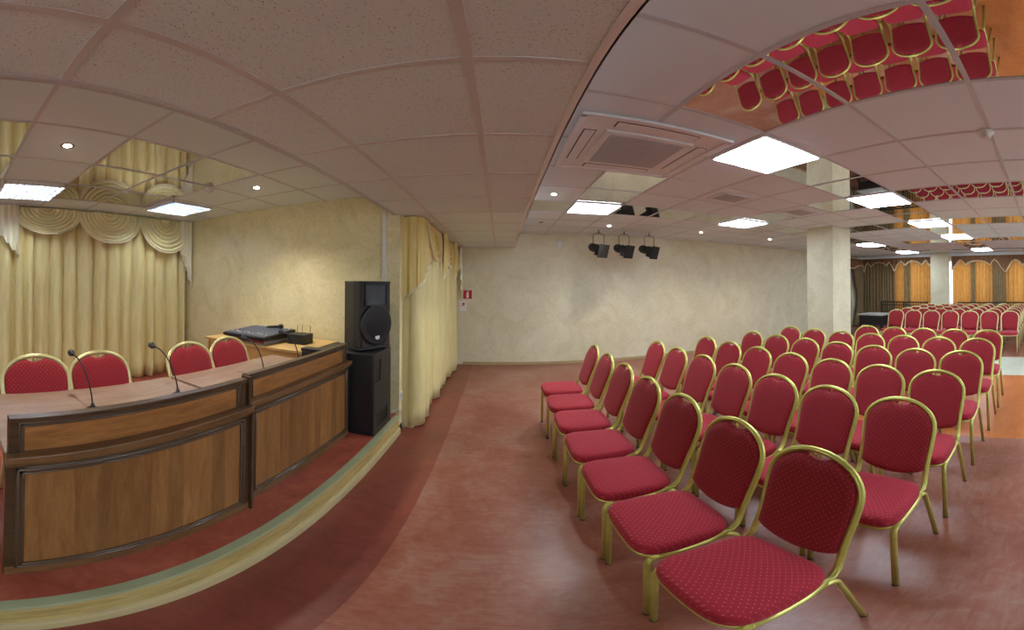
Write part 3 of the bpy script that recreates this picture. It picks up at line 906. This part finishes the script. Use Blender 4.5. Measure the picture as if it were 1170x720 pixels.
RN = ['front', 'second', 'third', 'fourth', 'fifth', 'sixth']
tops = [1.016, 1.759, 2.431, 3.191, 3.959, 4.678]
for r, xt in enumerate(tops):
    for k in range(7):
        if r == 5 and k > 4: continue
        jit = random.uniform(-.012, .012)
        lab = 'crimson gold-framed banquet chair, near block, %s row, %s' % (RN[r], ORD[k])
        if r == 5 and k == 4: lab = 'crimson gold-framed banquet chair, near block, sixth row, right beside the column'
        place_chair('A', xt-.556+jit*.6, .768+.4575*k+jit*.3, 0, random.uniform(-.012, .012), lab, 'near block of banquet chairs')
for r, xt in enumerate([7.86, 8.56, 9.20, 9.86, 10.5]):
    for k in range(7):
        lab = 'crimson banquet chair, far block near windows, %s row, %s' % (RN[r] if r < 4 else 'last', ORD[k])
        place_chair('B', xt-.556+random.uniform(-.01, .01), .775+.4616*k, 0, random.uniform(-.015, .015), lab, 'far block of banquet chairs')
for k, (y, lab) in enumerate([(.475, 'crimson banquet chair behind the desk, leftmost, left of the first microphone'), (.885, 'crimson banquet chair behind the desk, second from left, behind the first microphone'),
                              (1.60, 'crimson banquet chair behind the desk, third from left, right of the second microphone'), (2.005, 'crimson banquet chair behind the desk, rightmost, in front of the mixing console')]):
    place_chair('B', -2.04+.556, y, SF, pi, lab, 'presidium chairs')

# ------------------------------------------------------------------ presidium desks
def ring_mould(b, X, y0, y1, z0, z1, w, d, m):
    """picture-frame moulding on a panel facing +X: flat fillet and a rounded bead"""
    b.box(X, X+d*.5, y0, y1, z1-w, z1, m); b.box(X, X+d*.5, y0, y1, z0, z0+w, m)
    b.box(X, X+d*.5, y0, y0+w, z0, z1, m); b.box(X, X+d*.5, y1-w, y1, z0, z1, m)
    for o, r in ((w*.28, w*.20), (w*.78, w*.16)):
        xb = X+d*.5
        c = [(xb, y0+o, z0+o), (xb, y1-o, z0+o), (xb, y1-o, z1-o), (xb, y0+o, z1-o)]
        for p, q in zip(c, c[1:]+c[:1]): b.tube([p, q], r, 8, m)
def desk(label, X, y0, y1, ytop1, loc_dark_post):
    t = thing('presidium_desk', label, 'desk', (X, (y0+y1)/2, SF))
    ox, oy, oz = X, (y0+y1)/2, SF
    def B(name, mat, *boxes, parent=None, bevel=.003):
        b = MB()
        for q in boxes: b.box(q[0]-ox, q[1]-ox, q[2]-oy, q[3]-oy, q[4]-oz, q[5]-oz)
        return b.build(name, mat, parent or t, bevel=bevel)
    TT = .90
    B('top', M['desk_top'], (-1.94, X-.012, y0, ytop1, TT-.032, TT))
    # lower front
    B('front_panel', M['walnut_v'], (X-.022, X-.004, y0+.03, y1-.03, SF+.05, .855))
    fr = B('front_stile', M['walnut_dark'], (X-.022, X, y0, y0+.042, SF, .875))
    B('front_stile', M['walnut_dark'], (X-.022, X, y1-.042, y1, SF, .875))
    B('plinth', M['walnut_edge'], (X-.024, X+.002, y0+.0, y1-.0, SF, SF+.055))
    b = MB(); ring_mould(b, X-.004-ox, y0+.036-oy, y1-.036-oy, SF+.05-oz, .842-oz, .034, .016, None); b.build('moulding', M['mould'], fr, bevel=.003)
    # ledge
    B('ledge', M['walnut_edge'], (X-.03, X+.030, y0-.006, y1+.006, .868, .905), (X-.03, X+.014, y0, y1, .850, .868), bevel=.006)
    # upper screen
    us = B('screen_panel', M['walnut_h'], (X-.045, X-.030, y0+.02, y1-.02, .90, 1.045))
    B('screen_frame', M['walnut_dark'], (X-.052, X-.014, y0+.012, y0+.05, .90, 1.05), (X-.052, X-.014, y1-.05, y1-.012, .90, 1.05), (X-.052, X-.008, y0+.012, y1-.012, 1.034, 1.056), parent=t)
    b = MB(); ring_mould(b, X-.030-ox, y0+.045-oy, y1-.045-oy, .872-oz, 1.036-oz, .026, .014, None); b.build('screen_moulding', M['mould'], us, bevel=.002)
    # sides and back stretcher
    B('side_panel', M['walnut_dark'], (-1.45, X-.02, y0+.13, y0+.152, SF, TT-.032))
    B('side_panel', M['walnut_dark'], (-1.45, X-.02, y1-.172, y1-.15, SF, TT-.032))
    B('modesty_panel', M['walnut_h'], (X-.12, X-.10, y0+.152, y1-.172, SF+.10, TT-.032))
    if loc_dark_post:
        B('corner_post', M['walnut_dark'], (X-.06, X+.020, y1-.004, y1+.014, SF, .868), (X-.06, X+.0, y1-.004, y1+.014, .905, 1.065))
    return t
desk('long walnut presidium desk on the left, with first and second microphones', -1.185, .178, 1.355, 1.365, True)
desk('walnut presidium desk on the right, next to the black loudspeakers', -1.235, 1.395, 2.665, 2.52, False)

def microphone(bx, by, hx, hy, hz, label):
    Z0 = .90
    t = thing('gooseneck_microphone', label, 'microphone', (bx, by, Z0), 0, 'gooseneck microphones')
    b = MB(); b.lathe([(.001, 0), (.028, 0), (.030, .006), (.022, .013), (.012, .018), (.009, .034), (.001, .034)], n=20); b.build('base', M['black'], t)
    dx, dy, dz = hx-bx, hy-by, hz-Z0
    pts = [(0, 0, .02)]
    for k in range(1, 13):
        f = k/12
        pts.append((dx*(f**1.5), dy*(f**1.5), .02+(dz-.02)*(sin(f*pi/2)**.95)))
    b = MB(); b.tube(pts, .0042, 8); b.build('neck', M['rubber'], t)
    a = Vector(pts[-1])-Vector(pts[-2]); a.normalize()
    a = (a+Vector((-.9, 0, .1))*.6).normalized()
    rot = a.to_track_quat('Z', 'Y').to_matrix().to_4x4()
    b = MB(); b.lathe([(.002, -.012), (.009, -.008), (.012, .0), (.0125, .014), (.018, .016), (.020, .03), (.018, .044), (.010, .052), (.002, .054)], n=18, mat=Matrix.Translation(pts[-1]) @ rot)
    b.build('head', M['black'], t)
microphone(-1.585, .668, -1.85, .655, 1.145, 'black gooseneck microphone, leftmost on the desk, before the second chair')
microphone(-1.585, 1.19, -1.83, 1.185, 1.155, 'black gooseneck microphone in the desk middle, second from the left')
microphone(-1.575, 1.95, -1.75, 1.95, 1.14, 'black gooseneck microphone in front of the rightmost stage chair and mixer')
microphone(-1.57, 2.40, -1.72, 2.40, 1.14, 'black gooseneck microphone at the right end of the desk')

# side table with mixing console
t = thing('side_table', 'light beech side table against the end wall behind the desk', 'table', (-2.3, 2.93, SF))
b = MB(); b.box(-.66, .655, -.34, .36, .725, .750); b.build('table_top', M['beech'], t, bevel=.002)
b = MB(); b.box(-.60, .60, -.30, -.282, .12, .725); b.build('front_panel', M['beech'], t)
for s in (-1, 1):
    b = MB(); b.box(s*.62-.011, s*.62+.011, -.31, .34, 0, .725); b.build('side_panel', M['beech'], t)
ZT = SF+.75
b = MB()
o = tag(MB().box(-.24, .24, -.19, .19, 0, .045, M['case_grey']).box(-.242, .242, -.192, -.188, .012, .034, M['red']).build('equipment_case', M['case_grey'], None, bevel=.004, loc=(-2.37, 2.84, ZT)),
        'flat grey and red equipment case under the mixing console', 'case')
o.rotation_euler = (0, 0, -.04)
t = thing('mixing_console', 'black and blue mixing console with knobs on the side table', 'mixer', (-2.35, 2.84, ZT+.046), -.04)
b = MB(); b.prism([(-.24, 0), (.22, 0), (.25, .055), (.24, .075), (-.27, .040), (-.27, .018)], -.29, .29, 'x', mat=Matrix.Identity(4))
b.build('body', M['black'], t, bevel=.006)
sl = (.075-.040)/.51
def top_z(y): return .040+(y+.27)*sl
b = MB(); b.quad([(-.275, -.255, top_z(-.255)+.003), (.275, -.255, top_z(-.255)+.003), (.275, .225, top_z(.225)+.003), (-.275, .225, top_z(.225)+.003)])
b.build('control_panel', M['mixer_face'], t, solid=.003)
cp = b = None
panel_o = [x for x in COL.objects if x.name.startswith('control_panel')][-1]
for i in range(12):
    x = -.24+.0436*i
    b = MB(); b.lathe([(.008, 0), (.007, .012), (.005, .013)], (x, .19, top_z(.19)+.003), 10); b.build('knob', M['plastic_white'], panel_o)
    y = -.17+.02*sin(i*1.7)
    b = MB(); b.box(x-.006, x+.006, y-.010, y+.010, top_z(y)+.003, top_z(y)+.014); b.build('fader', M['plastic_white'], panel_o)
# wireless receiver with aerials, desk microphone on console
t = thing('wireless_receiver', 'small black wireless receiver with upright aerials beside the mixing console', 'receiver', (-1.92, 2.96, ZT))
b = MB(); b.box(-.10, .10, -.09, .09, 0, .10); b.build('box', M['black'], t, bevel=.005)
for x in (-.08, -.02, .075):
    b = MB(); b.tube([(x, .07, .095), (x+.004, .07, .18)], .003, 6); b.build('aerial', M['rubber'], t)
t = thing('hand_microphone', 'black handheld microphone lying on the mixing console', 'microphone', (-2.34, 2.97, ZT+.135), .3)
R = Matrix.Rotation(radians(85.5), 4, 'Y')
b = MB(); b.lathe([(.008, -.02), (.012, 0), (.015, .12), (.014, .122)], n=14, mat=R); b.build('handle', M['black'], t)
b = MB(); b.lathe([(.014, .12), (.024, .13), (.026, .148), (.018, .168), (.003, .174)], n=16, mat=R); b.build('head', M['black_mesh'], t)

# black case behind the desk end
t = thing('amplifier_rack', 'low black amplifier case between the desk end and the loudspeaker', 'amplifier', (-1.50, 2.61, SF))
b = MB(); b.box(-.13, .18, -.075, .015, 0, .77); b.build('body', M['black_side'], t, bevel=.008)
b = MB(); b.box(-.135, .185, -.08, .02, .77, .80); l = b.build('lid', M['black'], t, bevel=.008)

# subwoofer and loudspeaker
t = thing('subwoofer', 'tall black subwoofer cabinet standing on the stage edge', 'speaker', (-1.30, 2.925, SF))
b = MB()
x0, x1, y0, y1, zt = -.30, .278, -.225, .225, .762
b.box(x0, x1-.012, y0, y1, 0, zt); b.build('cabinet', M['black'], t, bevel=.006)
b = MB()
fx = x1-.012
def fr(bb, a0, a1, c0, c1): bb.box(fx, fx+.012, a0, a1, c0, c1)
fr(b, y0, y1, .0, .06); fr(b, y0, y1, .70, zt); fr(b, y0, y0+.03, .06, .70); fr(b, y1-.03, y1, .06, .70); fr(b, y0+.03, y1-.03, .20, .50)
fr(b, y0+.17, y1-.03, .50, .70); fr(b, y0+.03, y0+.09, .06, .20); fr(b, y1-.09, y1-.03, .06, .20)
b.build('front_baffle', M['black_side'], t, bevel=.003)
b = MB(); b.box(fx-.002, fx+.004, y0+.03, y0+.17, .50, .70); b.build('port', M['black_mesh'], t)
b = MB(); b.box(fx-.002, fx+.003, y0+.09, y1-.09, .06, .20); b.build('port', M['black_mesh'], t)
b = MB(); b.box(-.10, .06, y0-.004, y0+.004, .50, .54); b.build('handle', M['rubber'], t)

ang = atan2(-.46, .89)
t = thing('loudspeaker', 'black loudspeaker with round woofer and white emblem, on top of subwoofer', 'speaker', (-1.09, 2.915, SF+.775), ang)
# local: +x = front normal, y across; front face at x=0, depth backwards
W = .188; D = .31; Hh = .615
b = MB()
out = [(0, -W), (0, W), (-.08, W), (-D, W*.62), (-D, -W*.62), (-.08, -W)]
b.prism([(x-.004, y) for x, y in out], .012, Hh-.01, 'z'); b.build('cabinet', M['black_side'], t, bevel=.012)
b = MB(); b.prism([(x*1.02, y*1.01) for x, y in out], 0, .018, 'z'); b.build('end_cap', M['black'], t, bevel=.008)
b = MB(); b.prism([(x*1.02, y*1.01) for x, y in out], Hh-.018, Hh, 'z'); b.build('end_cap', M['black'], t, bevel=.008)
b = MB()
RX = Matrix.Translation((0, 0, .225)) @ Matrix.Rotation(pi/2, 4, 'Y')
b.lathe([(.160, -.004), (.184, .004), (.184, .014), (.172, .022), (.160, .018)], n=48, mat=RX); b.build('woofer_ring', M['black'], t)
b = MB(); b.lathe([(.001, .026), (.06, .024), (.12, .019), (.168, .010), (.168, .0), (.001, .0)], n=48, mat=RX); b.build('woofer_grille', M['black_mesh'], t)
b = MB()
hz = .495
o_ = [(-.110, hz-.085), (.110, hz-.085), (.125, hz+.085), (-.125, hz+.085)]; i_ = [(-.035, hz-.04), (.035, hz-.04), (.035, hz+.04), (-.035, hz+.04)]
vo = [b.bm.verts.new((.006, y, z)) for y, z in o_]; vi = [b.bm.verts.new((-.05+.052, y, z)) for y, z in i_]
b.bm.faces.new(vi)
for k in range(4): b.bm.faces.new((vo[k], vo[(k+1) % 4], vi[(k+1) % 4], vi[k]))
b.build('horn', M['horn'], t)
b = MB()
b.box(0, .016, -.135, -.122, hz-.10, hz+.10).box(0, .016, .122, .135, hz-.10, hz+.10).box(0, .016, -.135, .135, hz+.088, hz+.10).box(0, .016, -.12, .12, hz-.10, hz-.085); b.build('horn_frame', M['black'], t, bevel=.004)
for s in (-1, 1):
    b = MB(); b.box(-.002, .004, s*.152-.010, s*.152+.010, .44, .58); b.build('side_slot', M['slot'], t)
    b = MB(); b.prism([(s*.085, .03), (s*.160, .03), (s*.160, .10)], -.002, .005, 'x'); b.build('bass_port', M['slot'], t)
b = MB(); b.prism([(-.026, .105), (-.018, .095), (.0, .088), (.02, .095), (.026, .118), (.018, .126), (-.010, .122), (-.024, .124)], .024, .029, 'x')
b.build('emblem', M['sign_white'], t, bevel=.001)
for zz in (.18, .30, .42):
    b = MB(); b.box(-.24, -.12, -W*.86, -W*.80, zz, zz+.006); b.build('side_rib', M['black'], t)

# cable duct, cable and socket on the pier
b = MB(); b.box(-.022, .022, -.022, 0, 0, ZS-SF-.002)
o = b.build('cable_duct', M['plastic_white'], None, bevel=.003, loc=(-1.15, YE, SF)); tag(o, 'white vertical cable duct on the end wall behind the loudspeaker', 'cable duct')
b = MB(); b.tube([(-1.06, 3.22, .215), (-1.03, 3.235, .25), (-.99, 3.29, .27), (-.965, 3.33, .22), (-.955, 3.36, .12), (-.955, 3.37, .02), (-.975, 3.40, .008)], .006, 8)
o = b.build('cable', M['cable'], None); tag(o, 'white cable looping down from the stage edge beside the curtain', 'cable')
b = MB(); b.box(0, .012, -.02, .02, 0, .10, M['plastic_white']); b.box(.011, .014, -.010, .010, .03, .07, M['case_grey'])
o = b.build('wall_socket', M['plastic_white'], None, bevel=.002, loc=(-.985, 3.37, .34)); tag(o, 'small white socket on the pier between the stage and curtain', 'socket')

# ------------------------------------------------------------------ daylight
W_ = bpy.data.worlds.new('World'); SC.world = W_; W_.use_nodes = True
nt = W_.node_tree; bg = nt.nodes['Background']
sky = N(nt, 'ShaderNodeTexSky'); sky.sky_type = 'HOSEK_WILKIE'; sky.turbidity = 6; sky.sun_direction = (-.4, .5, .75)
mixn = mixc(nt, .75, sky.outputs[0], (.85, .93, 1, 1))
nt.links.new(mixn, bg.inputs['Color']); bg.inputs['Strength'].default_value = 2.25

# ------------------------------------------------------------------ camera (spherical panorama strip)
cam = bpy.data.cameras.new('camera'); co = bpy.data.objects.new('camera', cam); COL.objects.link(co)
cam.type = 'PANO'; cam.panorama_type = 'EQUIRECTANGULAR'
F_, XV, Y0 = 395.5951, 571.0927, 320.6739
cam.longitude_min = (0-XV)/F_; cam.longitude_max = (1170-XV)/F_
cam.latitude_max = (Y0-0)/F_; cam.latitude_min = (Y0-720)/F_
ta, tb = -.0031, -.0106
Rm = Matrix(((1, 0, -ta), (0, 1, -tb), (ta, tb, 1))).inverted() @ Matrix(((1, 0, 0), (0, 0, -1), (0, 1, 0)))
q = Rm.to_quaternion(); q.normalize()
co.rotation_mode = 'QUATERNION'; co.rotation_quaternion = q; co.location = (0, 0, CZ)
cam.clip_start = .02
SC.camera = co
SC.view_settings.view_transform = 'Standard'; SC.view_settings.look = 'None'
SC.view_settings.exposure = 1.1; SC.view_settings.gamma = 1; SC.view_settings.use_curve_mapping = False
SC.cycles.max_bounces = 10; SC.cycles.diffuse_bounces = 6; SC.cycles.glossy_bounces = 5
SC.cycles.sample_clamp_indirect = 6
